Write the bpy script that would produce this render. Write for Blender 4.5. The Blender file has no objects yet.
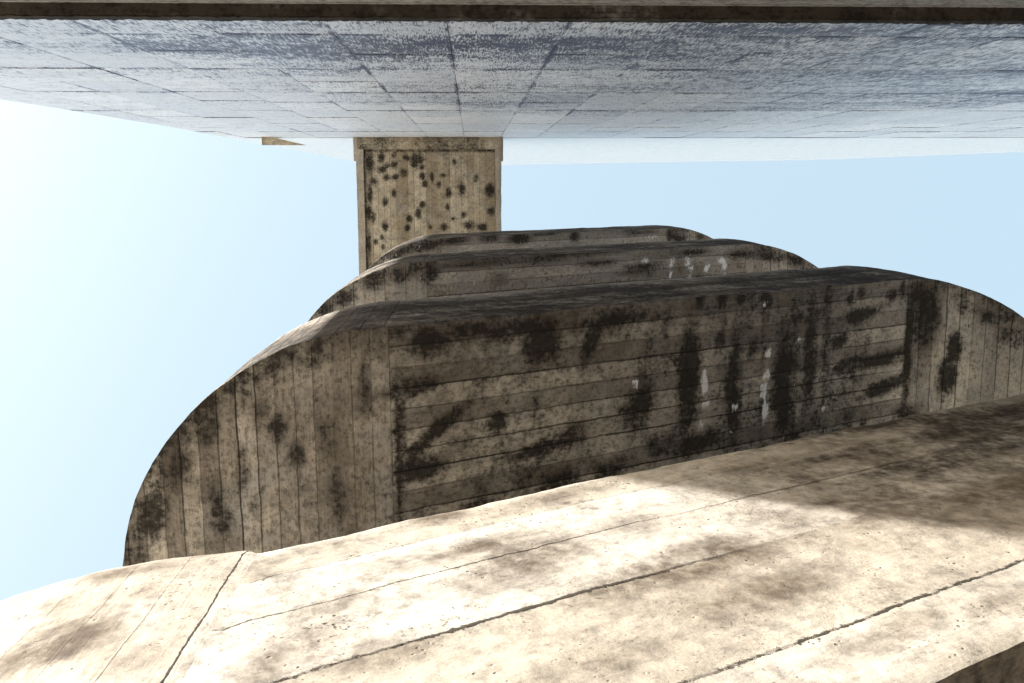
# Looking straight up between a tall panelled wall and a board-marked concrete stair tower.
# World axes: X along the wall, Y from the wall towards the stair, Z up. Metres. Camera at the origin, 1.5 m above ground.
import bpy, math, random
import numpy as np
from mathutils import Vector, Matrix, noise

random.seed(4)
sc = bpy.context.scene
COL = sc.collection
S = 0.56                                   # metres per survey unit
pi = math.pi

# ------------------------------------------------------------------ survey of the stair
UL, UR, RAD = -0.6133*S, 4.5044*S, 2.0497*S
Z0, STOREY, RISE, PAR = 0.9589*S, 6.0694*S, 2.8637*S, 1.7184*S
YF = 1.0*S                                  # front plane of the stair
YAW = -0.00825
GROUND = -1.5
WALL = -1.21*S                              # face of the panelled wall
ZB = 25.2*S                                 # underside of the bridge
SUN_EL, SUN_AZ = math.radians(24.5), math.radians(23.0)   # sun is at -X, a little -Y

# stains: (x, y, half size x, half size y, turn in degrees, strength), metres
DARK_SECOND = [(0.319, 0.678, 0.088, 0.106, 0, 1), (-0.183, 0.643, 0.091, 0.058, 0, 0.9), (-0.141, 1.017, 0.158, 0.033, -38, 1), (-0.248, 0.829, 0.131, 0.033, -8, 0.9), (-0.215, 1.179, 0.107, 0.049, 0, 1), (0.109, 1.031, 0.043, 0.043, 0, 1), (0.316, 1.18, 0.176, 0.035, -12, 0.9), (0.462, 1.134, 0.063, 0.063, 0, 0.8), (0.546, 0.711, 0.036, 0.118, 25, 0.9), (0.796, 1.04, 0.094, 0.122, 0, 0.85), (1.072, 0.943, 0.063, 0.291, 0, 1), (1.342, 1.056, 0.05, 0.35, 0, 0.9), (1.255, 0.786, 0.04, 0.069, 0, 0.7), (1.661, 1.072, 0.073, 0.311, 0, 0.95), (1.834, 0.902, 0.048, 0.317, 0, 0.9), (1.458, 0.833, 0.051, 0.081, 0, 0.8), (0.936, 1.253, 0.105, 0.067, 0, 0.7), (2.179, 0.718, 0.153, 0.033, -6, 1), (2.027, 0.856, 0.065, 0.038, -20, 1), (2.316, 0.996, 0.245, 0.039, -6, 1), (2.38, 1.157, 0.201, 0.039, -10, 1), (2.071, 1.002, 0.076, 0.043, -10, 0.9), (2.543, 1.327, 0.091, 0.045, 0, 0.9), (1.121, 0.571, 0.029, 0.044, 0, 1), (1.249, 0.566, 0.025, 0.049, 0, 1), (1.369, 0.571, 0.03, 0.045, 0, 1), (1.545, 0.605, 0.026, 0.051, 0, 0.8), (2.1, 0.627, 0.033, 0.054, 0, 0.9), (2.171, 0.599, 0.027, 0.044, 0, 0.9), (2.405, 0.622, 0.034, 0.034, 0, 0.9), (2.482, 0.605, 0.023, 0.051, 0, 0.9), (1.744, 0.702, 0.157, 0.031, -6, 0.7), (0.204, 0.621, 0.217, 0.039, -5, 0.9), (0.687, 0.621, 0.277, 0.037, -5, 0.8), (-0.301, 0.58, 0.057, 0.041, 0, 0.7), (-0.015, 0.609, 0.084, 0.034, 0, 0.8), (0.64, 1.35, 0.092, 0.055, 0, 0.8), (0.388, 1.35, 0.107, 0.045, -10, 0.8), (0.015, 1.392, 0.127, 0.042, -14, 0.7), (1.138, 1.287, 0.146, 0.059, -10, 0.8), (1.773, 1.338, 0.157, 0.052, -10, 0.7), (-0.306, 1.085, 0.016, 0.324, 0, 0.9), (2.546, 0.949, 0.023, 0.341, 0, 1), (-1.332, 1.335, 0.065, 0.145, 15, 0.85), (-1.217, 1.144, 0.056, 0.097, 20, 0.8), (-1.085, 0.978, 0.048, 0.089, 20, 0.7), (-0.957, 0.855, 0.056, 0.081, 20, 0.6), (-1.07, 1.276, 0.032, 0.089, 0, 0.7), (-0.953, 1.15, 0.024, 0.081, 0, 0.6), (-0.87, 0.898, 0.04, 0.065, 0, 0.7), (-0.725, 1.091, 0.036, 0.056, 0, 0.8), (-0.801, 0.984, 0.032, 0.065, 0, 0.7), (-0.599, 1.03, 0.04, 0.089, 0, 0.6), (-0.908, 1.323, 0.032, 0.056, 0, 0.5), (-1.046, 1.363, 0.04, 0.065, 0, 0.5), (-0.568, 1.288, 0.036, 0.105, 0, 0.7), (-0.443, 0.781, 0.024, 0.202, 0, 0.6), (-0.402, 0.657, 0.097, 0.032, 0, 0.6), (-0.625, 0.654, 0.097, 0.024, -10, 0.7), (-0.83, 0.741, 0.097, 0.028, -30, 0.7), (-1.102, 0.915, 0.121, 0.028, -45, 0.7), (2.641, 0.744, 0.079, 0.204, 0, 0.9), (2.821, 0.954, 0.04, 0.085, 0, 1), (2.79, 1.133, 0.051, 0.097, 0, 1), (2.581, 0.626, 0.057, 0.079, 0, 0.9), (3.016, 0.75, 0.114, 0.04, 30, 0.7), (3.114, 0.87, 0.057, 0.068, 0, 0.7), (2.864, 0.689, 0.04, 0.057, 0, 0.5)]
PALE_SECOND = [(0.779, 0.944, 0.028, 0.033, 0, 1), (1.165, 0.939, 0.029, 0.044, 0, 1), (1.166, 1.006, 0.029, 0.039, 0, 1), (1.174, 1.095, 0.029, 0.034, 0, 1), (1.154, 1.211, 0.02, 0.078, 0, 0.9), (1.555, 0.881, 0.026, 0.051, 0, 0.9), (1.546, 0.987, 0.036, 0.046, 0, 1), (1.53, 1.071, 0.031, 0.061, 0, 1), (1.547, 1.181, 0.026, 0.072, 0, 1), (1.531, 1.266, 0.015, 0.041, 0, 0.9), (1.941, 1.229, 0.021, 0.037, 0, 1), (1.509, 1.025, 0.02, 0.071, 0, 0.9), (1.35, 1.136, 0.025, 0.035, 0, 0.9), (1.33, 1.266, 0.02, 0.04, 0, 0.8), (1.738, 1.028, 0.021, 0.094, 0, 0.75), (1.754, 1.223, 0.016, 0.105, 0, 0.75), (1.358, 0.606, 0.05, 0.02, 0, 0.7), (1.519, 0.608, 0.031, 0.026, 0, 0.75), (1.756, 0.811, 0.037, 0.021, 0, 0.9), (1.967, 1.057, 0.038, 0.075, 0, 0.55), (1.584, 0.794, 0.031, 0.026, 0, 0.6), (2.437, 0.857, 0.056, 0.068, 0, 0.6), (2.393, 0.777, 0.078, 0.045, 0, 0.6), (2.172, 0.854, 0.11, 0.033, -8, 0.45), (2.202, 1.349, 0.165, 0.044, -8, 0.45), (2.348, 1.253, 0.145, 0.028, -8, 0.45), (2.067, 0.928, 0.108, 0.027, 0, 0.4), (1.126, 0.797, 0.068, 0.029, 0, 0.5), (0.925, 0.555, 0.067, 0.024, 0, 0.5), (-0.228, 0.862, 0.041, 0.057, 0, 0.25), (-0.113, 1.261, 0.017, 0.021, 0, 0.8)]
DARK_THIRD = [(0.712, 0.566, 0.487, 0.032, -3, 0.8), (0.058, 0.586, 0.387, 0.031, -2, 0.8), (1.438, 0.707, 0.171, 0.034, -5, 0.9), (1.065, 0.643, 0.166, 0.025, 0, 0.7), (1.93, 0.586, 0.176, 0.026, 0, 0.8), (2.461, 0.63, 0.146, 0.036, 0, 0.8), (2.751, 0.646, 0.147, 0.037, 10, 0.9), (2.987, 0.695, 0.11, 0.037, 20, 0.8), (-0.32, 0.625, 0.075, 0.105, 0, 0.8), (-0.431, 0.607, 0.06, 0.06, 0, 0.8), (-0.545, 0.658, 0.09, 0.06, 0, 0.8), (-0.733, 0.693, 0.105, 0.068, -10, 0.8), (-0.961, 0.825, 0.09, 0.06, -20, 0.8), (-1.114, 0.914, 0.075, 0.053, -20, 0.8), (0.214, 0.721, 0.063, 0.039, 0, 0.6), (2.039, 0.824, 0.071, 0.036, 0, 0.6), (1.535, 0.756, 0.069, 0.026, 0, 0.7)]
PALE_THIRD = [(1.485, 0.633, 0.06, 0.034, 20, 0.9), (1.75, 0.665, 0.044, 0.044, 0, 1), (1.911, 0.665, 0.044, 0.053, 0, 0.95), (1.944, 0.747, 0.026, 0.053, 0, 0.95), (1.742, 0.77, 0.026, 0.044, 0, 0.9), (2.12, 0.739, 0.045, 0.045, 0, 0.95), (2.278, 0.676, 0.054, 0.045, 0, 1), (2.301, 0.741, 0.036, 0.054, 0, 0.9), (2.292, 0.804, 0.054, 0.027, 0, 0.9), (1.935, 0.817, 0.035, 0.026, 0, 0.9), (2.101, 0.792, 0.036, 0.036, 0, 0.85), (1.342, 0.659, 0.102, 0.034, 0, 0.6), (1.065, 0.693, 0.1, 0.025, 0, 0.6), (0.376, 0.652, 0.159, 0.032, 0, 0.45), (0.712, 0.705, 0.162, 0.032, 0, 0.5), (3.035, 0.724, 0.073, 0.037, 0, 0.5), (2.754, 0.729, 0.092, 0.037, 0, 0.5)]
BROWN_THIRD = [(1.438, 0.768, 0.068, 0.034, 0, 1), (1.633, 0.771, 0.086, 0.035, 0, 1), (1.602, 0.674, 0.078, 0.035, 0, 0.8), (1.831, 0.687, 0.053, 0.035, 0, 1), (1.842, 0.758, 0.061, 0.035, 0, 1), (2.036, 0.707, 0.053, 0.036, 0, 0.9), (2.409, 0.72, 0.073, 0.073, 0, 1), (2.182, 0.67, 0.045, 0.036, 0, 0.8), (2.006, 0.777, 0.053, 0.035, 0, 0.8), (2.441, 0.685, 0.073, 0.055, 0, 1)]
DARK_FOURTH = [(0.549, 0.602, 0.138, 0.058, 0, 1), (0.202, 0.576, 0.113, 0.045, 0, 0.8), (1.222, 0.595, 0.059, 0.048, 0, 1), (0.85, 0.545, 0.14, 0.023, 0, 0.9), (2.082, 0.567, 0.31, 0.025, 0, 0.9), (2.505, 0.634, 0.038, 0.088, 0, 1), (2.61, 0.661, 0.089, 0.063, 0, 0.9), (2.892, 0.677, 0.089, 0.051, 20, 0.8), (-0.189, 0.593, 0.155, 0.044, -5, 0.9), (-0.461, 0.639, 0.176, 0.055, -15, 0.9), (-0.736, 0.712, 0.176, 0.055, -25, 0.8)]
PALE_FOURTH = [(1.034, 0.599, 0.707, 0.035, -2, 0.55), (2.222, 0.635, 0.224, 0.05, 0, 0.75), (1.544, 0.632, 0.362, 0.036, 0, 0.5)]
SPOTS_BRIDGE = [(-1.435, -0.288, 0.057, 0.127, 0, 1), (-1.278, -0.395, 0.038, 0.063, 0, 1), (-1.092, -0.426, 0.032, 0.038, 0, 1), (-0.922, -0.389, 0.044, 0.038, 0, 1), (-1.266, -0.227, 0.063, 0.048, 0, 1), (-1.188, -0.282, 0.051, 0.029, 0, 1), (-1.095, -0.288, 0.038, 0.048, 0, 1), (-0.957, -0.18, 0.051, 0.051, 0, 1), (-1.082, -0.125, 0.038, 0.032, 0, 1), (-1.207, -0.119, 0.044, 0.044, 0, 1), (-0.694, -0.134, 0.032, 0.044, 0, 1), (-0.554, -0.112, 0.025, 0.057, 0, 1), (-0.404, -0.143, 0.038, 0.025, 0, 1), (-0.462, -0.01, 0.029, 0.044, 0, 1), (-0.664, -0.026, 0.038, 0.044, 0, 1), (-0.8, -0.288, 0.048, 0.032, 0, 1), (-0.692, -0.266, 0.038, 0.038, 0, 1), (-0.24, -0.333, 0.025, 0.038, 0, 1), (0.07, -0.111, 0.032, 0.051, 0, 1), (-0.134, 0.037, 0.051, 0.079, 0, 1), (0.272, 0.069, 0.063, 0.079, 0, 1), (-0.323, 0.098, 0.038, 0.063, 0, 1), (-0.7, 0.268, 0.038, 0.044, 0, 1), (-1.103, 0.112, 0.032, 0.051, 0, 1), (-1.23, 0.22, 0.038, 0.057, 0, 1), (-1.394, -0.058, 0.057, 0.063, 0, 1), (-0.892, 0.476, 0.038, 0.051, 0, 1), (-0.925, 0.601, 0.035, 0.044, 0, 1), (-0.759, 0.392, 0.038, 0.063, 0, 1), (-1.238, 0.593, 0.038, 0.063, 0, 1), (-0.107, 0.416, 0.038, 0.044, 0, 1), (-0.03, 0.566, 0.079, 0.057, 0, 1), (-0.341, 0.3, 0.025, 0.044, 0, 1), (-0.596, 0.596, 0.025, 0.032, 0, 1), (0.287, 0.364, 0.051, 0.044, 0, 1), (-0.265, 0.472, 0.025, 0.025, 0, 1), (-0.392, 0.596, 0.048, 0.048, 0, 1), (-1.445, 0.127, 0.038, 0.127, 0, 1), (-1.467, 0.374, 0.044, 0.095, 0, 1), (-1.406, 0.437, 0.038, 0.063, 0, 1), (0.159, 0.598, 0.063, 0.044, 0, 1), (-1.384, 0.796, 0.032, 0.038, 0, 1), (-1.276, 0.875, 0.025, 0.032, 0, 1), (-1.288, 0.734, 0.025, 0.032, 0, 1), (-1.478, 0.811, 0.032, 0.127, 0, 1), (-0.768, -0.364, 0.083, 0.095, 0, 1)]
SMUDGE_CURVE = [(0.201, 0.677, 0.067, 0.07, 0, 0.9), (0.227, 0.647, 0.046, 0.045, 0, 0.8), (0.195, 0.798, 0.064, 0.054, 0, 0.5), (0.207, 0.914, 0.087, 0.037, 0, 0.7), (0.142, 0.811, 0.028, 0.031, 0, 0.7), (0.269, 0.836, 0.041, 0.045, 0, 0.6), (0.359, 0.896, 0.047, 0.054, 0, 0.5), (0.079, 0.586, 0.049, 0.037, 0, 0.4), (-0.008, 0.576, 0.023, 0.025, 0, 0.5), (-0.003, 0.716, 0.018, 0.031, 0, 0.3), (0.077, 0.947, 0.063, 0.022, 0, 0.5), (0.15, 0.928, 0.034, 0.028, 0, 0.6)]
SMUDGE_FLIGHT = [(0.064, 0.638, 0.115, 0.08, 0, 0.8), (-0.117, 0.752, 0.075, 0.056, 0, 0.5), (0.275, 0.684, 0.098, 0.06, 0, 0.5), (0.411, 0.483, 0.096, 0.055, 0, 0.6), (0.335, 0.469, 0.166, 0.071, 0, 0.9), (0.392, 0.322, 0.12, 0.058, 0, 0.8), (0.288, 0.354, 0.063, 0.043, 0, 0.5), (0.538, 0.122, 0.065, 0.029, 0, 0.8), (0.495, 0.107, 0.11, 0.035, 0, 0.45), (0.142, 0.262, 0.105, 0.043, 0, 0.45), (-0.121, 0.463, 0.072, 0.053, 0, 0.6), (-0.224, 0.554, 0.046, 0.074, 0, 0.7), (-0.203, 0.661, 0.065, 0.048, 0, 0.6), (-0.251, 0.519, 0.033, 0.054, 0, 0.8), (-0.063, 0.923, 0.041, 0.036, 0, 1), (0.153, 0.896, 0.123, 0.038, 0, 0.5), (0.004, 0.738, 0.099, 0.034, 0, 0.8), (1.036, 0.721, 0.314, 0.159, 0, 0.5), (1.193, 0.805, 0.231, 0.101, 0, 0.9), (1.1, 0.599, 0.198, 0.07, 0, 0.7), (0.837, 0.728, 0.18, 0.054, 0, 0.6), (0.57, 0.825, 0.159, 0.045, 0, 0.6), (0.686, 0.588, 0.151, 0.044, 0, 0.5), (0.867, 0.474, 0.16, 0.056, 0, 0.6), (0.855, 0.318, 0.119, 0.045, 0, 0.4), (0.262, 0.2, 0.082, 0.041, 0, 0.3), (0.513, 0.357, 0.056, 0.036, 0, 0.2), (0.704, 0.095, 0.091, 0.025, 0, 0.5)]

# ------------------------------------------------------------------ small helpers
def smooth(a, b, x):
    t = min(1.0, max(0.0, (x-a)/(b-a))); return t*t*(3-2*t)

def blob_value(lst, x, y):
    best = 0.0
    for (cx, cy, ax, ay, ang, w) in lst:
        dx, dy = x-cx, y-cy
        if abs(dx) > 2.2*max(ax, ay) or abs(dy) > 2.2*max(ax, ay): continue
        if ang:
            a = math.radians(ang); c, s = math.cos(a), math.sin(a)
            dx, dy = dx*c+dy*s, -dx*s+dy*c
        q = math.sqrt((dx/ax)**2+(dy/ay)**2)
        v = w*(1-smooth(0.25, 1.9, q))
        if v > best: best = v
    return best

def rough(p, amp, f):
    return noise.noise_vector(Vector(p)*f)*amp

class Mesh:
    """Collects grids of points into one mesh with a UV map (u along the board in metres, v across in boards) and wear attributes."""
    def __init__(s):
        s.v, s.f, s.uv, s.at, s.mi = [], [], [], [], []
    def grid(s, P, UV, AT=None, mat=0, flip=False):
        n, m = len(P), len(P[0]); o = len(s.v)
        for i in range(n):
            for j in range(m):
                s.v.append(tuple(P[i][j])); s.at.append(AT[i][j] if AT else (0.0, 0.0, 0.0, 1.0))
        for i in range(n-1):
            for j in range(m-1):
                q = [(i, j), (i+1, j), (i+1, j+1), (i, j+1)]
                if flip: q.reverse()
                s.f.append([o+a*m+b for a, b in q]); s.uv.append([UV[a][b] for a, b in q]); s.mi.append(mat)
    def box(s, x0, x1, y0, y1, z0, z1, n=(1, 1, 1), amp=0.0, fr=9.0, along='x', bw=0.08, atf=None, mat=0):
        def L(a, b, k): return [a+(b-a)*i/k for i in range(k+1)]
        X, Y, Z = L(x0, x1, n[0]), L(y0, y1, n[1]), L(z0, z1, n[2])
        def put(fun, A, B, flip):
            P = []; UV = []; AT = []
            for a in A:
                r = []; u = []; t = []
                for b in B:
                    p = Vector(fun(a, b))
                    q = {'x': (p.x, (p.y+p.z)/bw), 'y': (p.y, (p.x+p.z)/bw), 'z': (p.z, (p.x+p.y)/bw)}[along]
                    t.append(atf(p) if atf else (0.0, 0.0, 0.0, 1.0))
                    if amp: p = p+rough(p, amp, fr)+rough(p, amp*.4, fr*4)
                    r.append(p); u.append(q)
                P.append(r); UV.append(u); AT.append(t)
            s.grid(P, UV, AT, mat, flip)
        put(lambda a, b: (a, b, z0), X, Y, True);  put(lambda a, b: (a, b, z1), X, Y, False)
        put(lambda a, b: (a, y0, b), X, Z, False); put(lambda a, b: (a, y1, b), X, Z, True)
        put(lambda a, b: (x0, a, b), Y, Z, True);  put(lambda a, b: (x1, a, b), Y, Z, False)
    def poly_prism(s, pts, y0, y1, mat=0):
        o = len(s.v); n = len(pts)
        for y in (y0, y1):
            for (x, z) in pts: s.v.append((x, y, z)); s.at.append((0, 0, 0, 1))
        def add(ix):
            s.f.append(ix); s.uv.append([(s.v[i][0]+s.v[i][1], s.v[i][2]/.08) for i in ix]); s.mi.append(mat)
        add([o+i for i in range(n)]); add([o+n+i for i in reversed(range(n))])
        for i in range(n):
            j = (i+1) % n
            add([o+j, o+i, o+n+i, o+n+j])
    def build(s, name, mats, parent=None, smooth_on=True):
        me = bpy.data.meshes.new(name)
        me.from_pydata(s.v, [], s.f); me.update()
        uvl = me.uv_layers.new(name='UVMap')
        uvl.data.foreach_set('uv', np.array([c for f in s.uv for p in f for c in p], dtype=np.float32))
        ca = me.attributes.new('wear_shade', 'FLOAT_COLOR', 'POINT')
        ca.data.foreach_set('color', np.array(s.at, dtype=np.float32).ravel())
        if not isinstance(mats, (list, tuple)): mats = [mats]
        for m in mats: me.materials.append(m)
        me.polygons.foreach_set('material_index', np.array(s.mi, dtype=np.int32))
        if smooth_on: me.polygons.foreach_set('use_smooth', np.ones(len(s.f), dtype=bool))
        ob = bpy.data.objects.new(name, me); COL.objects.link(ob)
        if parent: ob.parent = parent
        return ob

def empty(name, loc=(0, 0, 0), label=None, cat=None):
    o = bpy.data.objects.new(name, None); COL.objects.link(o)
    o.location = loc; o.empty_display_size = .3
    if label: o['label'] = label
    if cat: o['category'] = cat
    return o

# ------------------------------------------------------------------ materials
class NT:
    def __init__(s, name):
        s.m = bpy.data.materials.new(name); s.m.use_nodes = True
        s.t = s.m.node_tree; s.t.nodes.clear()
        s.out = s.t.nodes.new('ShaderNodeOutputMaterial')
    def n(s, ty, **kw):
        nd = s.t.nodes.new(ty)
        for k, v in kw.items(): setattr(nd, k, v)
        return nd
    def l(s, a, b): s.t.links.new(a, b)
    def inp(s, sock, v):
        if isinstance(v, (int, float)): sock.default_value = v
        elif isinstance(v, tuple): sock.default_value = v
        else: s.l(v, sock)
    def math(s, op, a, b=0.0, c=None, clamp=False):
        nd = s.n('ShaderNodeMath', operation=op, use_clamp=clamp)
        s.inp(nd.inputs[0], a); s.inp(nd.inputs[1], b)
        if c is not None: s.inp(nd.inputs[2], c)
        return nd.outputs[0]
    def sstep(s, a, b, x):
        nd = s.n('ShaderNodeMapRange', interpolation_type='SMOOTHSTEP')
        s.inp(nd.inputs['Value'], x); nd.inputs['From Min'].default_value = a; nd.inputs['From Max'].default_value = b
        return nd.outputs[0]
    def mix(s, f, a, b, blend='MIX'):
        nd = s.n('ShaderNodeMix', data_type='RGBA', blend_type=blend)
        s.inp(nd.inputs[0], f)
        for i, v in ((6, a), (7, b)):
            if isinstance(v, tuple): nd.inputs[i].default_value = v if len(v) == 4 else v+(1,)
            else: s.l(v, nd.inputs[i])
        return nd.outputs[2]
    def noise(s, vec, scale, detail=4, rough=.55, dist=0.0):
        nd = s.n('ShaderNodeTexNoise'); s.l(vec, nd.inputs['Vector'])
        nd.inputs['Scale'].default_value = scale; nd.inputs['Detail'].default_value = detail
        nd.inputs['Roughness'].default_value = rough; nd.inputs['Distortion'].default_value = dist
        return nd.outputs['Fac']
    def mapping(s, vec, scale):
        nd = s.n('ShaderNodeMapping'); s.l(vec, nd.inputs['Vector']); nd.inputs['Scale'].default_value = scale
        return nd.outputs[0]

def board_concrete(name, pale=(.66, .59, .49), tan=(.15, .122, .095), joint_w=.05, stain_bias=0.0, joint_gain=1.25, dirt_shade=(.15, .095, .05),
                   dark=(.014, .0115, .0095), bump=1.0, pit_scale=70, tint=(1, 1, 1), gray=(.34, .325, .31), dirt_shade_soft=False, mottle=.75, wobble=.10, grain_k=1.0, joint_dip=1.2, jag=.03, fine_relief=1.0, specks=.35):
    t = NT(name)
    pos = t.n('ShaderNodeTexCoord').outputs['Object']
    uv = t.n('ShaderNodeUVMap', uv_map='UVMap').outputs[0]
    sep = t.n('ShaderNodeSeparateXYZ'); t.l(uv, sep.inputs[0])
    along, across = sep.outputs[0], sep.outputs[1]
    att = t.n('ShaderNodeAttribute', attribute_name='wear_shade'); asep = t.n('ShaderNodeSeparateColor'); t.l(att.outputs['Color'], asep.inputs[0])
    a_dark, a_pale, a_brown = asep.outputs
    jw = att.outputs['Alpha']
    big = t.noise(pos, 2.2, 7, .6); mid = t.noise(pos, 9, 7, .62, .4); fine = t.noise(pos, 42, 6, .65); grit = t.noise(pos, 210, 3, .6)
    wob = t.math('MULTIPLY', t.math('SUBTRACT', t.noise(pos, 13, 3), .5), wobble)
    wob = t.math('ADD', wob, t.math('MULTIPLY', t.math('SUBTRACT', t.noise(pos, 75, 4, .7), .5), jag))
    ac = t.math('ADD', across, wob)
    idx = t.math('FLOOR', ac); fr = t.math('FRACT', ac)
    wn = t.n('ShaderNodeTexWhiteNoise', noise_dimensions='1D'); t.l(idx, wn.inputs['W']); rnd = wn.outputs['Value']
    comb = t.n('ShaderNodeCombineXYZ'); t.inp(comb.inputs[0], t.math('MULTIPLY', along, 1.2)); t.inp(comb.inputs[1], t.math('MULTIPLY', across, 3.0)); t.inp(comb.inputs[2], t.math('MULTIPLY', idx, 3.7))
    grain = t.noise(comb.outputs[0], 3.2, 7, .68, .3)
    # base colour
    k = t.math('ADD', t.math('MULTIPLY', big, .75), t.math('ADD', t.math('MULTIPLY', grain, .6*grain_k), .3*(1-grain_k)))
    k = t.math('ADD', k, t.math('MULTIPLY', rnd, .40)); k = t.math('ADD', k, t.math('MULTIPLY', fine, .8))
    k = t.sstep(.98, 1.62, k)
    col = t.mix(k, tan, pale)
    col = t.mix(t.math('MULTIPLY', t.sstep(.5, .68, t.noise(pos, 3.7, 5, .6)), .5), col, gray)       # greyer areas
    if dirt_shade_soft: fb = t.math('MULTIPLY', t.math('MULTIPLY', a_brown, t.sstep(.20, .62, t.math('ADD', t.math('MULTIPLY', mid, .6), t.math('MULTIPLY', fine, .4)))), .95)
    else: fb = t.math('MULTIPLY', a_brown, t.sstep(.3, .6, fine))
    col = t.mix(fb, col, dirt_shade)
    mot = t.math('ADD', t.math('MULTIPLY', t.noise(pos, 34, 6, .75), .6), t.math('MULTIPLY', t.noise(t.mapping(uv, (9, 1.6, 1)), 3.0, 5, .7), .5))
    col = t.mix(t.math('MULTIPLY', t.sstep(.58, .46, mot), mottle), col, t.mix(.75, col, (.03, .025, .02)))
    col = t.mix(t.math('MULTIPLY', t.math('MULTIPLY', a_pale, 1.0), t.sstep(.38, .60, t.math('ADD', t.math('MULTIPLY', mid, .5), t.math('MULTIPLY', fine, .5)))), col, (.60, .585, .56))
    # joints between the boards
    dj = t.math('MINIMUM', fr, t.math('SUBTRACT', 1.0, fr))
    jn = t.math('MULTIPLY', t.sstep(.30, .62, t.noise(comb.outputs[0], 1.3, 4)), 1.0)
    wn2 = t.n('ShaderNodeTexWhiteNoise', noise_dimensions='1D'); t.l(t.math('FLOOR', t.math('ADD', ac, .5)), wn2.inputs['W'])
    jn = t.math('MULTIPLY', jn, t.math('ADD', .25, t.math('MULTIPLY', wn2.outputs['Value'], .9)))
    wid = t.math('MULTIPLY', t.math('ADD', -.15, t.math('ADD', t.math('MULTIPLY', fine, 1.2), t.math('MULTIPLY', t.noise(pos, 90, 3, .6), 1.3))), joint_w)
    ln = t.math('SUBTRACT', 1.0, t.math('DIVIDE', dj, wid), clamp=True)
    jraw = t.math('MULTIPLY', t.math('POWER', ln, .6), jw)
    joint = t.math('MULTIPLY', jraw, t.math('MAXIMUM', t.math('MULTIPLY', jn, joint_gain), t.math('MULTIPLY', t.math('SUBTRACT', jw, 1.0), t.math('ADD', .25, t.sstep(.40, .56, t.noise(pos, 24, 5, .7))))), clamp=True)
    col = t.mix(t.math('MULTIPLY', joint, .9), col, (.010, .008, .006))
    # dark run-off and mould, plus shade painted through the dark channel
    sn = t.math('ADD', t.math('MULTIPLY', mid, .45), t.math('MULTIPLY', fine, .50)); sn = t.math('ADD', sn, t.math('MULTIPLY', grain, .25))
    sv = t.math('ADD', t.math('MULTIPLY', a_dark, .50), t.math('SUBTRACT', t.math('MULTIPLY', t.math('SUBTRACT', sn, .60), 1.9), 0.0 - stain_bias))
    st = t.sstep(.13, .47, sv)
    haze = t.math('MULTIPLY', t.sstep(-.16, .30, sv), .58)
    col = t.mix(haze, col, t.mix(.5, dark, (.085, .07, .056)))
    col = t.mix(t.math('MULTIPLY', st, t.math('ADD', .70, t.math('MULTIPLY', fine, .38))), col, dark)
    # lime bloom
    pv = t.math('ADD', t.math('MULTIPLY', t.math('MINIMUM', t.math('SUBTRACT', t.math('MULTIPLY', a_pale, 2.6), 1.3), 1.0), .64), t.math('MULTIPLY', t.math('SUBTRACT', t.math('ADD', t.math('MULTIPLY', mid, .45), t.math('MULTIPLY', t.noise(t.mapping(pos, (1, .45, 1)), 46, 6, .8, .6), .75)), .60), 2.6))
    col = t.mix(t.math('MULTIPLY', t.sstep(.33, .62, pv), .95), col, (.78, .77, .78))
    # pits
    vo = t.n('ShaderNodeTexVoronoi', feature='F1'); t.l(pos, vo.inputs['Vector']); vo.inputs['Scale'].default_value = pit_scale
    pit = t.math('MULTIPLY', t.math('SUBTRACT', 1.0, t.sstep(.04, .24, t.math('ADD', vo.outputs['Distance'], t.math('MULTIPLY', t.math('SUBTRACT', fine, .45), .55)))), t.sstep(.53, .66, t.noise(pos, 12, 5, .65)))
    col = t.mix(t.math('MULTIPLY', pit, .75), col, (.03, .024, .02))
    spk = t.math('MULTIPLY', t.sstep(.585, .65, t.noise(pos, 120, 4, .7)), t.sstep(.45, .62, t.noise(pos, 7, 5, .65)))
    col = t.mix(t.math('MULTIPLY', spk, specks), col, (.05, .038, .028))
    col = t.mix(t.math('MULTIPLY', t.sstep(.50, .75, grit), .35), col, t.mix(.5, col, (.05, .04, .03)))
    if tint != (1, 1, 1): col = t.mix(1.0, col, tint, 'MULTIPLY')
    # relief
    h = t.math('ADD', t.math('MULTIPLY', grain, .5*grain_k), t.math('MULTIPLY', mid, .6))
    h = t.math('ADD', h, t.math('MULTIPLY', fine, .35*fine_relief)); h = t.math('ADD', h, t.math('MULTIPLY', grit, .12*fine_relief))
    h = t.math('ADD', h, t.math('MULTIPLY', rnd, .5)); h = t.math('SUBTRACT', h, t.math('MULTIPLY', joint, joint_dip))
    h = t.math('SUBTRACT', h, t.math('MULTIPLY', pit, .5))
    bp = t.n('ShaderNodeBump'); bp.inputs['Strength'].default_value = .75*bump; bp.inputs['Distance'].default_value = .008
    t.l(h, bp.inputs['Height'])
    bs = t.n('ShaderNodeBsdfPrincipled'); t.l(col, bs.inputs['Base Color']); bs.inputs['Roughness'].default_value = .86
    bs.inputs['Specular IOR Level'].default_value = .12
    t.l(bp.outputs[0], bs.inputs['Normal']); t.l(bs.outputs[0], t.out.inputs['Surface'])
    return t.m

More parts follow.
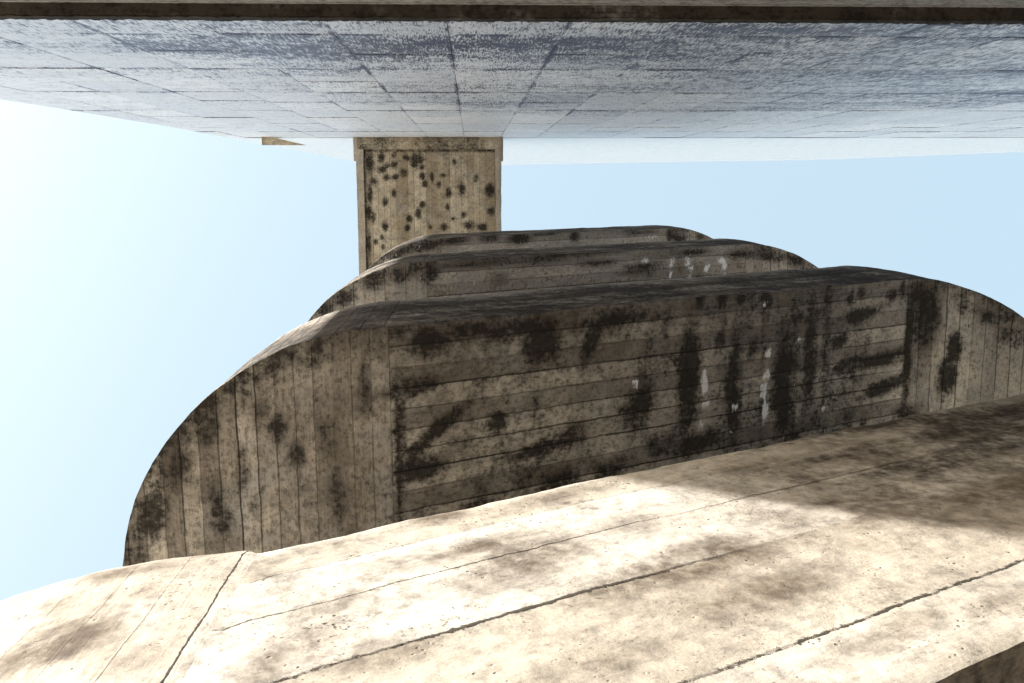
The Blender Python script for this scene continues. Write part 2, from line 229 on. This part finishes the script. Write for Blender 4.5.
def panel_stone(name, base=(.90, .915, .95), spec=(.024, .036, .10), amount=0.0, rough_=.5, joints=1.0):
    t = NT(name)
    pos = t.n('ShaderNodeTexCoord').outputs['Object']
    att = t.n('ShaderNodeAttribute', attribute_name='wear_shade'); asep = t.n('ShaderNodeSeparateColor'); t.l(att.outputs['Color'], asep.inputs[0])
    a_dark, a_tone = asep.outputs[0], asep.outputs[1]
    big = t.noise(t.mapping(pos, (.35, 1, 1.3)), 1.0, 6, .6); mid = t.noise(t.mapping(pos, (1, 1, 1.5)), 7, 6, .6)
    sp1 = t.noise(t.mapping(pos, (1, 1, .10)), 125, 4, .7); sp2 = t.noise(t.mapping(pos, (.45, 1, .35)), 22, 6, .75); sp3 = t.noise(t.mapping(pos, (1, 1, .15)), 60, 4, .6)
    col = t.mix(t.math('MULTIPLY', a_tone, .6), base, (.62, .66, .74))
    col = t.mix(t.math('MULTIPLY', t.sstep(.42, .7, mid), .4), col, (.46, .49, .56))
    d = t.math('ADD', t.math('MULTIPLY', a_dark, .165), t.math('MULTIPLY', t.math('SUBTRACT', big, .5), .35))
    d = t.math('ADD', d, amount)
    uv = t.n('ShaderNodeUVMap', uv_map='UVMap').outputs[0]; us = t.n('ShaderNodeSeparateXYZ'); t.l(uv, us.inputs[0])
    eu = t.math('MINIMUM', us.outputs[0], t.math('SUBTRACT', 1.0, us.outputs[0])); ev = t.math('MINIMUM', us.outputs[1], t.math('SUBTRACT', 1.0, us.outputs[1]))
    en = t.sstep(.38, .62, t.noise(t.mapping(pos, (1, 1, .6)), 3.5, 4))
    edge = t.math('MULTIPLY', t.math('MAXIMUM', t.sstep(.045, .0, eu), t.math('MULTIPLY', t.sstep(.07, .0, ev), 1.0)), t.math('MULTIPLY', en, joints))
    d = t.math('ADD', d, t.math('MULTIPLY', edge, .105))
    v = t.math('ADD', t.math('ADD', t.math('MULTIPLY', sp1, .62), t.math('MULTIPLY', sp2, .38)), d)
    m = t.sstep(.56, .61, v)
    soft = t.math('MULTIPLY', t.sstep(.40, .62, v), .22)
    col = t.mix(soft, col, (.17, .225, .38))
    col = t.mix(t.math('MULTIPLY', m, .9), col, spec)
    col = t.mix(t.math('MULTIPLY', t.sstep(.60, .66, sp3), .55), col, (.06, .065, .085))
    h = t.math('ADD', t.math('MULTIPLY', sp1, .5), t.math('MULTIPLY', sp2, .6)); h = t.math('ADD', h, t.math('MULTIPLY', mid, .6))
    bp = t.n('ShaderNodeBump'); bp.inputs['Strength'].default_value = .22; bp.inputs['Distance'].default_value = .003; t.l(h, bp.inputs['Height'])
    bs = t.n('ShaderNodeBsdfPrincipled'); t.l(col, bs.inputs['Base Color']); bs.inputs['Roughness'].default_value = rough_
    bs.inputs['Specular IOR Level'].default_value = .55
    t.l(bp.outputs[0], bs.inputs['Normal']); t.l(bs.outputs[0], t.out.inputs['Surface'])
    return t.m

def ground_mat():
    t = NT('paving')
    pos = t.n('ShaderNodeTexCoord').outputs['Object']
    br = t.n('ShaderNodeTexBrick'); t.l(pos, br.inputs['Vector']); br.inputs['Scale'].default_value = 1.6
    br.inputs['Color1'].default_value = (.44, .40, .34, 1); br.inputs['Color2'].default_value = (.37, .34, .29, 1); br.inputs['Mortar'].default_value = (.2, .18, .15, 1)
    br.inputs['Mortar Size'].default_value = .012
    col = t.mix(t.math('MULTIPLY', t.noise(pos, 3, 8, .65), .6), br.outputs['Color'], (.26, .23, .19))
    bs = t.n('ShaderNodeBsdfPrincipled'); t.l(col, bs.inputs['Base Color']); bs.inputs['Roughness'].default_value = .9
    t.l(bs.outputs[0], t.out.inputs['Surface'])
    return t.m

M_CON = board_concrete('board_marked_concrete')
M_PALE = board_concrete('weathered_render', pale=(.60, .57, .515), tan=(.40, .36, .30), joint_w=.022, stain_bias=-.09, bump=1.0, dark=(.028, .020, .014), gray=(.46, .43, .38), dirt_shade=(.085, .062, .042), dirt_shade_soft=True, mottle=.3, wobble=.014, grain_k=.3, joint_dip=.5, jag=.05, fine_relief=.55, specks=.85)  # brown colour serves both smudges and the shadow tone painted on the flight
M_BRIDGE = board_concrete('bridge_concrete', pale=(.68, .60, .46), tan=(.32, .26, .18), joint_w=.04, joint_gain=.9, stain_bias=-.07, bump=.8, mottle=.5)
M_LEDGE = board_concrete('shaded_ledge_concrete', pale=(.085, .068, .052), tan=(.03, .024, .02), stain_bias=.04)  # near-black base colour holds the shade under the ledge
M_PANEL = panel_stone('stone_panel', amount=-.075)
M_UPPER = panel_stone('smooth_white_wall', base=(.97, .97, .96), amount=-.25, rough_=.3, joints=0.0)
M_CORE = board_concrete('plain_wall_concrete', pale=(.5, .48, .45), tan=(.4, .37, .33))
M_GROUND = ground_mat()

# ------------------------------------------------------------------ ground
g = Mesh()
N = 24
P = [[(-400+800*i/N, -400+800*j/N, GROUND) for j in range(N+1)] for i in range(N+1)]
g.grid(P, [[(p[0], p[1]) for p in r] for r in P])
go = g.build('ground', M_GROUND); go['kind'] = 'structure'

# ------------------------------------------------------------------ stair tower
CY, SY = math.cos(YAW), math.sin(YAW)
def turn(x, y, z): return Vector((x*CY-y*SY, x*SY+y*CY, z))

def linspace(a, b, n): return [a+(b-a)*i/n for i in range(n+1)]

def path(k, step, coarse):
    """Points along the outside of turn k: (x, y, z, outward x, outward y, arc length, section)."""
    zl = Z0+k*STOREY; zr = zl+RISE; zn = zl+STOREY; yc = YF+RAD
    segs = []
    qb = [(UL+RAD*math.cos(a), yc+RAD*math.sin(a), zl, math.cos(a), math.sin(a)) for a in linspace(pi/2, pi, max(8, int(RAD*pi/2/coarse)))]
    qf = [(UL+RAD*math.cos(a), yc+RAD*math.sin(a), zl, math.cos(a), math.sin(a)) for a in linspace(pi, 1.5*pi, int(RAD*pi/2/step))]
    fl = [(x, YF, zl+RISE*(x-UL)/(UR-UL), 0.0, -1.0) for x in linspace(UL, UR, int((UR-UL)/step))]
    rf = [(UR+RAD*math.cos(a), yc+RAD*math.sin(a), zr, math.cos(a), math.sin(a)) for a in linspace(1.5*pi, 2*pi, int(RAD*pi/2/step))]
    rb = [(UR+RAD*math.cos(a), yc+RAD*math.sin(a), zr, math.cos(a), math.sin(a)) for a in linspace(0, pi/2, max(8, int(RAD*pi/2/coarse)))]
    bf = [(x, yc+RAD, zr+(zn-zr)*(UR-x)/(UR-UL), 0.0, 1.0) for x in linspace(UR, UL, max(8, int((UR-UL)/coarse)))]
    return [('curve', qb), ('curve', qf), ('flight', fl), ('curve', rf), ('curve', rb), ('flight', bf)]

JOINTS = {0: [0.0, .30*S, .84*S, 1.21*S, 1.48*S, 1.80*S]}
def across_of(h, k):
    J = JOINTS.get(k)
    if not J: return h/.078
    for i in range(len(J)-1):
        if h <= J[i+1] or i == len(J)-2: return i+(h-J[i])/(J[i+1]-J[i])

def chip(x, y, s, k):
    a = noise.noise(Vector((s*5.0, k*7.3, .2)))*.8+noise.noise(Vector((s*17.0, k*3.1, 1.2)))*.4+noise.noise(Vector((s*55.0, k*3.1, 5.2)))*.18
    c = .003+.020*max(0.0, a-.02)
    if k == 0:                              # the broken corner where the curve meets the flight
        c += .020*math.exp(-((x-(UL+.012))/.022)**2)-.010*math.exp(-((x-(UL-.03))/.02)**2)+.012*math.exp(-((x-(UL+.10))/.10)**2)
        c += .012*smooth(.0, 1, noise.noise(Vector((s*9, 3, 3)))+.2)*math.exp(-((x-.02)/.15)**2)
    else: c *= 1.3
    return c

def dark_for(k): return {1: DARK_SECOND, 2: DARK_THIRD, 3: DARK_FOURTH}.get(k, [])
def pale_for(k): return {1: PALE_SECOND, 2: PALE_THIRD, 3: PALE_FOURTH}.get(k, [])
def brown_for(k): return {2: BROWN_THIRD}.get(k, [])

STEP = {0: .014, 1: .022, 2: .03, 3: .03}
SLAB = .17; THICK = .13

def face_wear_shade(k, x, h, sec):
    """Grime on the outside of the balustrade; the lowest turn adds painted shade at its upper right."""
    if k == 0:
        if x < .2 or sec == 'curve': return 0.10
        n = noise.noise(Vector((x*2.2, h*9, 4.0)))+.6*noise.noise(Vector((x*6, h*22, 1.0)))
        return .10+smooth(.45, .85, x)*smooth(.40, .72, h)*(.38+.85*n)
    n = noise.noise(Vector((x*2.0, k*5.0, h*1.5)))
    return .50+.45*n+.14

def outer_point(k, x, y, z, h, c, nx, ny, fine, amp):
    hh = h*(PAR-c)/PAR
    p = turn(x, y, z+hh)
    dn = noise.noise(Vector((x*2.5, y*2.5+k, (z+h)*2.5)))*amp*1.6
    if fine: p = p+rough(p, amp*.55, 8)+rough(p, amp*.40, 34)
    edge = (smooth(PAR-.03, PAR, h)*.008+smooth(.025, 0, h)*.005)*(1.0 if k == 0 else .4)
    return p+Vector((nx*(dn-edge), ny*(dn-edge), 0))

def make_turn(k, parent, label):
    step = STEP[k]; coarse = .12
    segs = path(k, step, coarse)
    amp = .0035 if k == 0 else .006
    nh = {0: 56, 1: 22, 2: 16, 3: 14}[k]
    # balustrade
    par = Mesh(); s0 = 0.0
    kink = None
    off = 0.0
    for si, (sec, pts) in enumerate(segs):
        fine = si in (1, 2, 3)
        nr = nh if fine else 4
        arc = [0.0]
        for a, b in zip(pts, pts[1:]): arc.append(arc[-1]+math.dist(a[:2], b[:2]))
        OUT = []; UV = []; AT = []; TOP = []; TUV = []; INN = []; IUV = []
        for (x, y, z, nx, ny), s in zip(pts, arc):
            ss = s0+s; c = chip(x, y, ss, k) if fine else .004
            row = []; u = []; at = []
            for i in range(nr+1):
                h = PAR*i/nr
                row.append(outer_point(k, x, y, z, h, c, nx, ny, fine, amp))
                if sec == 'curve':
                    sk = arc[-1]-s if si == 1 else s
                    u.append((h, -(sk-.022)/(.082 if k == 0 else .10)))
                    jw = (1.95 if abs(sk-.022) < .03 else .6) if k == 0 and si == 1 else 1.5
                else:
                    u.append((ss, across_of(h, k) if k == 0 else h/.12)); jw = 1.3
                    if k == 0:
                        hu = h/S
                        jw = max(1.0*(abs(hu-.30) < .12)*(1.75+.3*noise.noise(Vector((ss*6, 1, 1)))), 1.0*(abs(hu-.84) < .12)*smooth(.42, .36, x)*(1.6+.5*noise.noise(Vector((ss*6, 5, 1)))), .55*(abs(hu-1.21) < .1)*(1.2+.9*noise.noise(Vector((ss*5, 9, 1)))), .55*(abs(hu-1.48) < .1)*(1.5+.9*noise.noise(Vector((ss*5, 3, 4)))))
                dk = face_wear_shade(k, x, h, sec)
                bw_ = 0.0
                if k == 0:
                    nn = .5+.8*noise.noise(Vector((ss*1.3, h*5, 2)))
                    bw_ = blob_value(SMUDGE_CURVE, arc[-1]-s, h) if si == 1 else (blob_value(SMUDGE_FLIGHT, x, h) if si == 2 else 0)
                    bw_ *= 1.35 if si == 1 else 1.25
                    bw_ = min(1, max(bw_, .34*nn, (.50+.75*nn)*smooth(.25, 1.0, x+.25*nn)*smooth(.10, .60, h+.15*nn) if si == 2 else 0))  # last term paints shadow tone over the upper right of the flight
                pl = 0.0 if k == 0 else .5*smooth(PAR*.80, PAR*.95, h+.1*noise.noise(Vector((ss*3, k, 1))))
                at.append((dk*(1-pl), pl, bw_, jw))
            OUT.append(row); UV.append(u); AT.append(at)
            tr = []; tu = []
            for j, d in enumerate((0, .015, .05, THICK)):
                p = turn(x-nx*d, y-ny*d, z+PAR-(c if j == 0 else 0.003))
                if fine and j == 0: p = row[-1]
                tr.append(p); tu.append((ss, d/.08))
            TOP.append(tr); TUV.append(tu)
            ir = []; iu = []
            for h in (PAR-.003, SLAB*.5):
                ir.append(turn(x-nx*THICK, y-ny*THICK, z+h)); iu.append((ss, h/.08))
            INN.append(ir); IUV.append(iu)
        par.grid(OUT, UV, AT, flip=True); par.grid(TOP, TUV, flip=True); par.grid(INN, IUV, flip=True)
        s0 += arc[-1]
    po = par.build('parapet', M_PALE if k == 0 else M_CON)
    if label: po['label'] = label
    # slab: soffit and walking surface
    sl = Mesh(); yc = YF+RAD
    fine_front = RAD*1.0
    def soffit(cols, vspan, zf, sec, flip):
        P = []; UV = []; AT = []
        for (x, v0, v1, nx, ny) in cols:
            r = []; u = []; t = []
            nv = max(6, int((v1-v0)/(step*1.6)))
            nv = NV[0]
            for j in range(nv+1):
                v = v0+(v1-v0)*j/nv
                z = zf(x); p = turn(x, v, z)
                t0 = (blob_value(dark_for(k), p.x, p.y), blob_value(pale_for(k), p.x, p.y), blob_value(brown_for(k), p.x, p.y))
                n = noise.noise(Vector((p.x*1.4, p.y*1.4, k*3.0)))
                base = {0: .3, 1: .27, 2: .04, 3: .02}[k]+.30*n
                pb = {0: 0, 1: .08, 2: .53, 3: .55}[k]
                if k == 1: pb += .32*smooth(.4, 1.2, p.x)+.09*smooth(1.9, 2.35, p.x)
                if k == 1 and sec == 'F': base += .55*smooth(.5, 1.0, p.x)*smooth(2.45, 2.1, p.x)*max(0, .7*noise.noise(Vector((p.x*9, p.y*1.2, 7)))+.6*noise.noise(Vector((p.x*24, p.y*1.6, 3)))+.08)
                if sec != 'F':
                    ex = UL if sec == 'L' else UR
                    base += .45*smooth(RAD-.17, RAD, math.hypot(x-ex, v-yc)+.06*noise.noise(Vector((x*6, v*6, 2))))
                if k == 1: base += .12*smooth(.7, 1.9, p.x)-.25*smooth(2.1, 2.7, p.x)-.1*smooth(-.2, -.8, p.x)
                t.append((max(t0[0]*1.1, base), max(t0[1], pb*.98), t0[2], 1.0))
                dz = noise.noise(Vector((x*2, v*2, k+.5)))*amp
                if 0 < j: p = p+Vector((0, 0, dz))
                pp = p+rough(p, amp*.6, 10)
                if j == 0: pp = outer_point(k, x, v, z, 0.0, .004, nx, ny, True, amp)
                r.append(pp)
                u.append((v, (x-(UL if sec == 'L' else UR))/.079+(0 if sec == 'L' else 200)) if sec != 'F' else (x*1.15, (v-YF)/.088+400))
            P.append(r); UV.append(u); AT.append(t)
        sl.grid(P, UV, AT, flip=flip)
    lpts = [p for p in segs[1][1]]; rpts = [p for p in segs[3][1]]; fpts = segs[2][1]
    zl = Z0+k*STOREY; zr = zl+RISE
    NV = [int(2*RAD/(step*1.8))]
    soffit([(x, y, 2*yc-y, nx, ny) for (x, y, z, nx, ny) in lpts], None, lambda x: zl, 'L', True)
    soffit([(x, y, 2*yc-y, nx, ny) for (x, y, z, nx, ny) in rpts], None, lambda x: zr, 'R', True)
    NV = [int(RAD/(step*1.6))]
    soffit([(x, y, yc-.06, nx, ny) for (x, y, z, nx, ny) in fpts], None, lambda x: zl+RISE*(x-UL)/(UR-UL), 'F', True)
    # back flight soffit, treads and landing tops (coarse)
    zn = zl+STOREY
    P = [[turn(x, v, zr+(zn-zr)*(UR-x)/(UR-UL)) for v in linspace(yc+.06, yc+RAD, 6)] for x in linspace(UL, UR, 30)]
    sl.grid(P, [[(p.x, p.y/.08) for p in r] for r in P], flip=True)
    for (xe, sgn, zz) in ((UL, -1, zl), (UR, 1, zr)):
        P = []
        for a in linspace(0, pi/2, 16):
            x = xe+sgn*(RAD-THICK)*math.sin(a); w = (RAD-THICK)*math.cos(a)
            P.append([turn(x, v, zz+SLAB) for v in linspace(yc-w, yc+w, 8)])
        sl.grid(P, [[(p.x, p.y/.08) for p in r] for r in P])
    for (xa, za, zb, v0, v1, fwd) in ((UL, zl, zr, YF+THICK, yc-.06, 1), (UR, zr, zn, yc+.06, yc+RAD-THICK, -1)):
        ns = 10
        prof = []
        for i in range(ns):
            x0 = xa+fwd*(UR-UL)*i/ns; x1 = xa+fwd*(UR-UL)*(i+1)/ns; z1 = za+(zb-za)*(i+1)/ns+SLAB
            prof += [(x0, z1-(zb-za)/ns), (x0, z1), (x1, z1)]
        P = [[turn(x, v, z) for v in (v0, v1)] for (x, z) in prof]
        sl.grid(P, [[(p.x, p.y/.08) for p in r] for r in P], flip=(fwd < 0))
        ve = v1 if fwd > 0 else v0
        P = [[turn(x, ve, zz) for zz in (za+(zb-za)*abs(x-xa)/(UR-UL), z)] for (x, z) in prof]
        sl.grid(P, [[(p.x, p.z/.08) for p in r] for r in P], flip=(fwd < 0))
    so = sl.build('stair_turn', M_CON, parent)
    po.parent = so
    return (so,)

tower = empty('stair_tower', (UR*.5, YF+RAD, GROUND),
              'weathered brown concrete stair tower with stacked round-ended landings, under the high bridge', 'stair tower')
inv = Matrix.Translation(-Vector(tower.location))
LBL = {0: 'pale sunlit parapet of the lowest stair turn with cracked joints', 1: None, 2: None, 3: None}
for k in range(4):
    for o in make_turn(k, tower, LBL[k]): o.matrix_parent_inverse = inv
# spine wall between the flights and the first flight up from the ground
sp = Mesh()
sp.box(UL, UR, YF+RAD-.055, YF+RAD+.055, GROUND-.05, Z0+3*STOREY+RISE+.9, (8, 1, 40))
o = sp.build('spine_wall', M_CORE, tower, False); o.matrix_parent_inverse = inv
lf = Mesh(); zr = Z0+RISE-STOREY
ns = 10; prof = []
for i in range(ns):
    x0 = UR+(UL-UR)*i/ns; x1 = UR+(UL-UR)*(i+1)/ns; z1 = zr+(Z0-zr)*(i+1)/ns+SLAB
    prof += [(x0, z1-(Z0-zr)/ns), (x0, z1), (x1, z1)]
P = [[turn(x, v, z) for v in (YF+RAD+.06, YF+2*RAD)] for (x, z) in prof]
lf.grid(P, [[(p.x, p.y/.08) for p in r] for r in P], flip=True)
P = [[turn(x, v, max(GROUND-.02, zr+(Z0-zr)*(UR-x)/(UR-UL))) for v in (YF+RAD+.06, YF+2*RAD)] for x in linspace(UL, UR, 20)]
lf.grid(P, [[(p.x, p.y/.08) for p in r] for r in P], flip=True)
o = lf.build('entry_flight', M_CON, tower, False); o.matrix_parent_inverse = inv

# ------------------------------------------------------------------ panelled wall building
LEFT = [(6.3, -6.72), (14.5, -6.67), (16.4, -6.48), (19.7, -6.30), (24.2, -6.22), (25.76, -6.18), (36, -6.05), (62, -6.05)]
def left_at(z):
    z = z/S
    for (z0, x0), (z1, x1) in zip(LEFT, LEFT[1:]):
        if z <= z1: return (x0+(x1-x0)*max(0, (z-z0))/(z1-z0))*S
    return LEFT[-1][1]*S
building = empty('wall_building', (3, WALL-1.5, GROUND),
                 'tall building with a pale blue-grey wall of speckled stone panels, white at its top', 'building')
binv = Matrix.Translation(-Vector(building.location))
def bpart(m, name, mat, sm=True):
    o = m.build(name, mat, building, sm); o.matrix_parent_inverse = binv; return o
XR = 24*S
ZJ = [7.04, 8.31, 10.70, 13.31, 16.48, 19.93, 22.89, 25.76]
DARKW = [(3.5, 13.0, 5.5, 4.5, 0, .45), (8.0, 11.5, 4.0, 2.2, 0, .5), (-.5, 8.95, 5.2, .5, 0, .85), (2.0, 9.3, 1.9, 1.6, 0, .7), (5.0, 11.0, 3.0, 2.0, 0, .8), (2.2, 12.4, 2.2, .6, 0, .6), (7, 13.5, 3.0, 1.6, 0, .8),
         (.5, 15.2, .9, .8, 0, .8), (4.0, 16.0, 2.2, 1.0, 0, .6), (5.5, 19.0, 2.5, .8, 0, .5), (-1.3, 10.0, .9, .8, 0, .5), (8.2, 9.0, 2.5, .8, 0, .5)]
pn = Mesh(); rp = random.Random(9)
GAP = .0035
HGAP = [.008, .016, .022, .03, .04, .055, .06]
for r in range(len(ZJ)-1):
    z0, z1 = ZJ[r]*S, ZJ[r+1]*S
    xs = [(-.17+.93*i)*S for i in range(-7, 27)]
    cells = []
    for xa, xb in zip(xs, xs[1:]):
        if r < 6 and rp.random() < .45:
            zm = z0+(z1-z0)*rp.choice([.5, .5, .42]); cells += [(xa, xb, z0, zm), (xa, xb, zm, z1)]
        else: cells.append((xa, xb, z0, z1))
    for xa, xb, z0, z1 in cells:
        tone = rp.random(); dep = rp.uniform(-.0025, .0025); extra = rp.choice([0, 0, 0, .15, .3])
        tilt = rp.uniform(-.0015, .0015)
        x0, x1 = xa+GAP/2, xb-GAP/2
        if x1 < left_at(z0): continue
        nx_, nz = 6, 12
        hg = HGAP[r]*rp.choice([.15, .6, 1, 1.2])
        P = []; UV = []; AT = []
        for i in range(nx_+1):
            row = []; u = []; t = []
            for j in range(nz+1):
                z = z0+GAP/2+(z1-z0-GAP/2-hg)*j/nz
                xl = max(x0, left_at(z)); x = xl+(max(x1, xl+.004)-xl)*i/nx_
                e = .006 if (j in (0, nz)) else 0
                y = WALL+dep+tilt*(j/nz-.5)-(.004 if i in (0, nx_) or j in (0, nz) else 0)
                if z1 < 8*S and j < 2: y += .006*noise.noise(Vector((x*30, z*30, 0)))
                row.append((x, y, z)); u.append((i/nx_, j/nz))
                low = .42*smooth(21, 10, z/S)*(1-.75*smooth(-1.5, -4.5, x/S))*(1-.8*smooth(5.5, 11, x/S)*smooth(11.5, 14.5, z/S))
                t.append((min(1, blob_value(DARKW, x/S, z/S)*(1-.5*smooth(-1.5, -4.5, x/S))+extra*.7+low), tone, 0, 1))
            P.append(row); UV.append(u); AT.append(t)
        pn.grid(P, UV, AT, flip=False)
        # edges of the slab back to the joint
        ring = [P[i][0] for i in range(nx_+1)]+[P[nx_][j] for j in range(1, nz+1)]+[P[i][nz] for i in range(nx_-1, -1, -1)]+[P[0][j] for j in range(nz-1, -1, -1)]
        back = [(p[0], WALL-.03, p[2]) for p in ring]
        pn.grid([ring, back], [[(p[0], p[2]/.08) for p in ring]]*2, [[(.6, .5, 0, 1)]*len(ring)]*2, flip=False)
bpart(pn, 'stone_facing', M_PANEL)
# smooth upper wall with its sloping roof line
ROOF = [(-6.05, 60), (2.0, 60.2), (11.7, 52.5), (17.3, 48.6), (21, 37.2), (24, 32)]
def roof_at(x):
    x = x/S
    for (x0, z0), (x1, z1) in zip(ROOF, ROOF[1:]):
        if x <= x1: return (z0+(z1-z0)*max(0, (x-x0))/(x1-x0))*S
    return ROOF[-1][1]*S
up = Mesh(); P = []; AT = []
for i in range(81):
    row = []
    for j in range(41):
        f = j/40
        xg = -6.18*S+(XR+6.18*S)*i/80
        zt = roof_at(xg); z = 25.78*S+(zt-25.78*S)*f
        x = max(xg, left_at(z)) if i == 0 else xg
        row.append((x, WALL-.002+.003*noise.noise(Vector((x, z, 0))), z))
    P.append(row)
up.grid(P, [[(p[0], p[2]/.08) for p in r] for r in P])
bpart(up, 'upper_wall', M_UPPER)
# body behind the facing, thick above the soffit, with the skirt wall below, its unseen raking edge shaped to shade the lowest parapet
body = Mesh()
pts = [(-6.05*S, 7.0*S), (XR, 7.0*S)]+[(x*S, z*S-.01) for (x, z) in reversed(ROOF)]
body.poly_prism(pts, WALL-.028, WALL-3.4)
bpart(body, 'wall_core', M_CORE, False)
skirt = Mesh()
th = (abs(WALL/S)+.30)
pts = [(-6.4*S, 7.0*S), (-6.4*S, 6.42*S), (-5.70*S, 6.38*S), (-4.73*S, 5.79*S), (-3.61*S, 5.13*S), (10.0*S, -1.0*S), (13.0*S, GROUND-.02), (XR, GROUND-.02), (XR, 6.998*S)]
skirt.poly_prism(pts, WALL-.002, WALL-.30*S)
bpart(skirt, 'shadow_skirt_wall', M_CORE, False)
# dark string course with a crumbling edge
led = Mesh()
led.box(-6.6*S, XR, WALL-.02, WALL+.087*S, 6.92*S, 7.05*S, (1100, 3, 4), .0045, 45, 'x', .06,
        lambda p: (.45, 0, 0, .6))
bpart(led, 'ledge', M_LEDGE)

# small wedge of broken cornice at the left end
st = Mesh()
zb0 = ZB; zb1 = ZB+.22
A = [(-5.24, -1.215), (-5.24, -1.012), (-4.14, -1.010), (-5.0, -1.215)]
o0 = len(st.v)
pts = [(a[0]*S, a[1]*S) for a in A]
for z in (zb0, zb1):
    P = None
low = [(x, y, zb0) for x, y in pts]; hi = [(x, y, zb0+.06) for x, y in pts]
ring = low+[low[0]]; ringh = hi+[hi[0]]
st.grid([ring, ringh], [[(p[0], p[2]/.08) for p in ring]]*2, flip=True)
st.grid([[low[0], low[1]], [low[3], low[2]]], [[(0, 0), (.1, 0)], [(0, .5), (.1, .5)]], flip=False)
bpart(st, 'cornice_stub', M_BRIDGE, False)

# ------------------------------------------------------------------ bridge
bridge = empty('footbridge', (-.6, .5, ZB), 'high tan concrete footbridge with dark mould spots between the pale wall and stair tower', 'footbridge')
vinv = Matrix.Translation(-Vector(bridge.location))
def vpart(m, name, mat=M_BRIDGE, sm=False):
    o = m.build(name, mat, bridge, sm); o.matrix_parent_inverse = vinv; return o
XA, XB = -2.90*S, .765*S
Y1 = 5.2*S
BIG_SPOTS = [(x, y, ax*1.08, ay*1.1, t, w) for (x, y, ax, ay, t, w) in SPOTS_BRIDGE]
def spots(p):
    b = 1.1*blob_value(BIG_SPOTS, p.x, p.y)
    b = max(b, 0.8*smooth(.05, .0, abs(p.y-(WALL+.185))), 1.1*smooth(.035, 0, p.x-(XA+.10)))  # dark strips paint gap shade along the cross beam and left side beam
    n = noise.noise(Vector((p.x*2.2, p.y*2.2, 9)))
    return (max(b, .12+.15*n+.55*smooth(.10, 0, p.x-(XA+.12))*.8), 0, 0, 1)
dk = Mesh()
dk.box(XA+.09, XB-.09, WALL+.005, Y1, ZB+.05, ZB+.25, (110, 150, 1), .004, 7, 'y', .085, spots)
vpart(dk, 'deck', sm=True)
for (xa, xb) in ((XA, XA+.10), (XB-.085, XB)):
    m = Mesh(); m.box(xa, xb, WALL+.005, Y1, ZB, ZB+.95, (3, 120, 12), .006, 6, 'y', .12, lambda p: (.12+.25*noise.noise(p*4), .48, 0, 1))
    vpart(m, 'side_beam', M_BRIDGE, True)
m = Mesh(); m.box(XA+.02, XB-.02, WALL+.004, WALL+.17, ZB-.004, ZB+.2, (60, 6, 4), .005, 8, 'x', .09, lambda p: (.45+.5*noise.noise(p*3), 0, 0, .3))
vpart(m, 'cross_beam', sm=True)
for (xa, xb) in ((XA-.035, XA+.05), (XB-.05, XB+.03)):
    m = Mesh(); m.box(xa, xb, WALL+.003, WALL+.33, ZB+.012, ZB+.6, (3, 8, 8), .005, 8, 'y', .09, lambda p: (.2+.3*noise.noise(p*4), .3, 0, .3))
    vpart(m, 'bracket', M_BRIDGE, True)

# ------------------------------------------------------------------ camera
R = Matrix(((0.9991478782, 0.0020131953, -0.0412245620), (-0.0085010971, 0.9874316914, -0.1578175723), (0.0403887214, 0.1580335465, 0.9866073937)))
cd = bpy.data.cameras.new('camera'); cam = bpy.data.objects.new('camera', cd); COL.objects.link(cam)
r_, d_, f_ = Vector(R[0]), Vector(R[1]), Vector(R[2])
mw = Matrix.Identity(4)
for i in range(3): mw[i][0], mw[i][1], mw[i][2] = r_[i], -d_[i], -f_[i]
cam.matrix_world = mw
cd.sensor_width = 36; cd.lens = 975.83/1024*36; cd.clip_start = .02; cd.clip_end = 2000
sc.camera = cam

# ------------------------------------------------------------------ light
sd = bpy.data.lights.new('sun', 'SUN'); sun = bpy.data.objects.new('sun', sd); COL.objects.link(sun)
sv = Vector((-math.cos(SUN_AZ)*math.cos(SUN_EL), -math.sin(SUN_AZ)*math.cos(SUN_EL), math.sin(SUN_EL)))
sun.rotation_euler = sv.to_track_quat('Z', 'Y').to_euler()
sd.energy = 5.0; sd.angle = math.radians(.9); sd.color = (1, .965, .92)
w = bpy.data.worlds.new('World'); sc.world = w; w.use_nodes = True
nt = w.node_tree; bg = nt.nodes['Background']
sky = nt.nodes.new('ShaderNodeTexSky'); sky.sky_type = 'NISHITA'; sky.sun_disc = False
sky.sun_elevation = SUN_EL
sky.sun_rotation = math.atan2(sv.x, sv.y)       # measured from +Y towards +X
sky.dust_density = 8.0; sky.air_density = 1.0; sky.ozone_density = 1.0; sky.altitude = 0
veil = nt.nodes.new('ShaderNodeMix'); veil.data_type = 'RGBA'           # thin even high cloud over the whole sky
veil.inputs[0].default_value = .52; nt.links.new(sky.outputs[0], veil.inputs[6]); veil.inputs[7].default_value = (2.68, 3.48, 3.80, 1)
nt.links.new(veil.outputs[2], bg.inputs['Color']); bg.inputs['Strength'].default_value = .10
sc.view_settings.view_transform = 'Standard'; sc.view_settings.look = 'None'
sc.view_settings.gamma = 1; sc.view_settings.exposure = 1.8
try: sc.view_settings.use_curve_mapping = False
except Exception: pass
sc.cycles.max_bounces = 10; sc.cycles.diffuse_bounces = 6
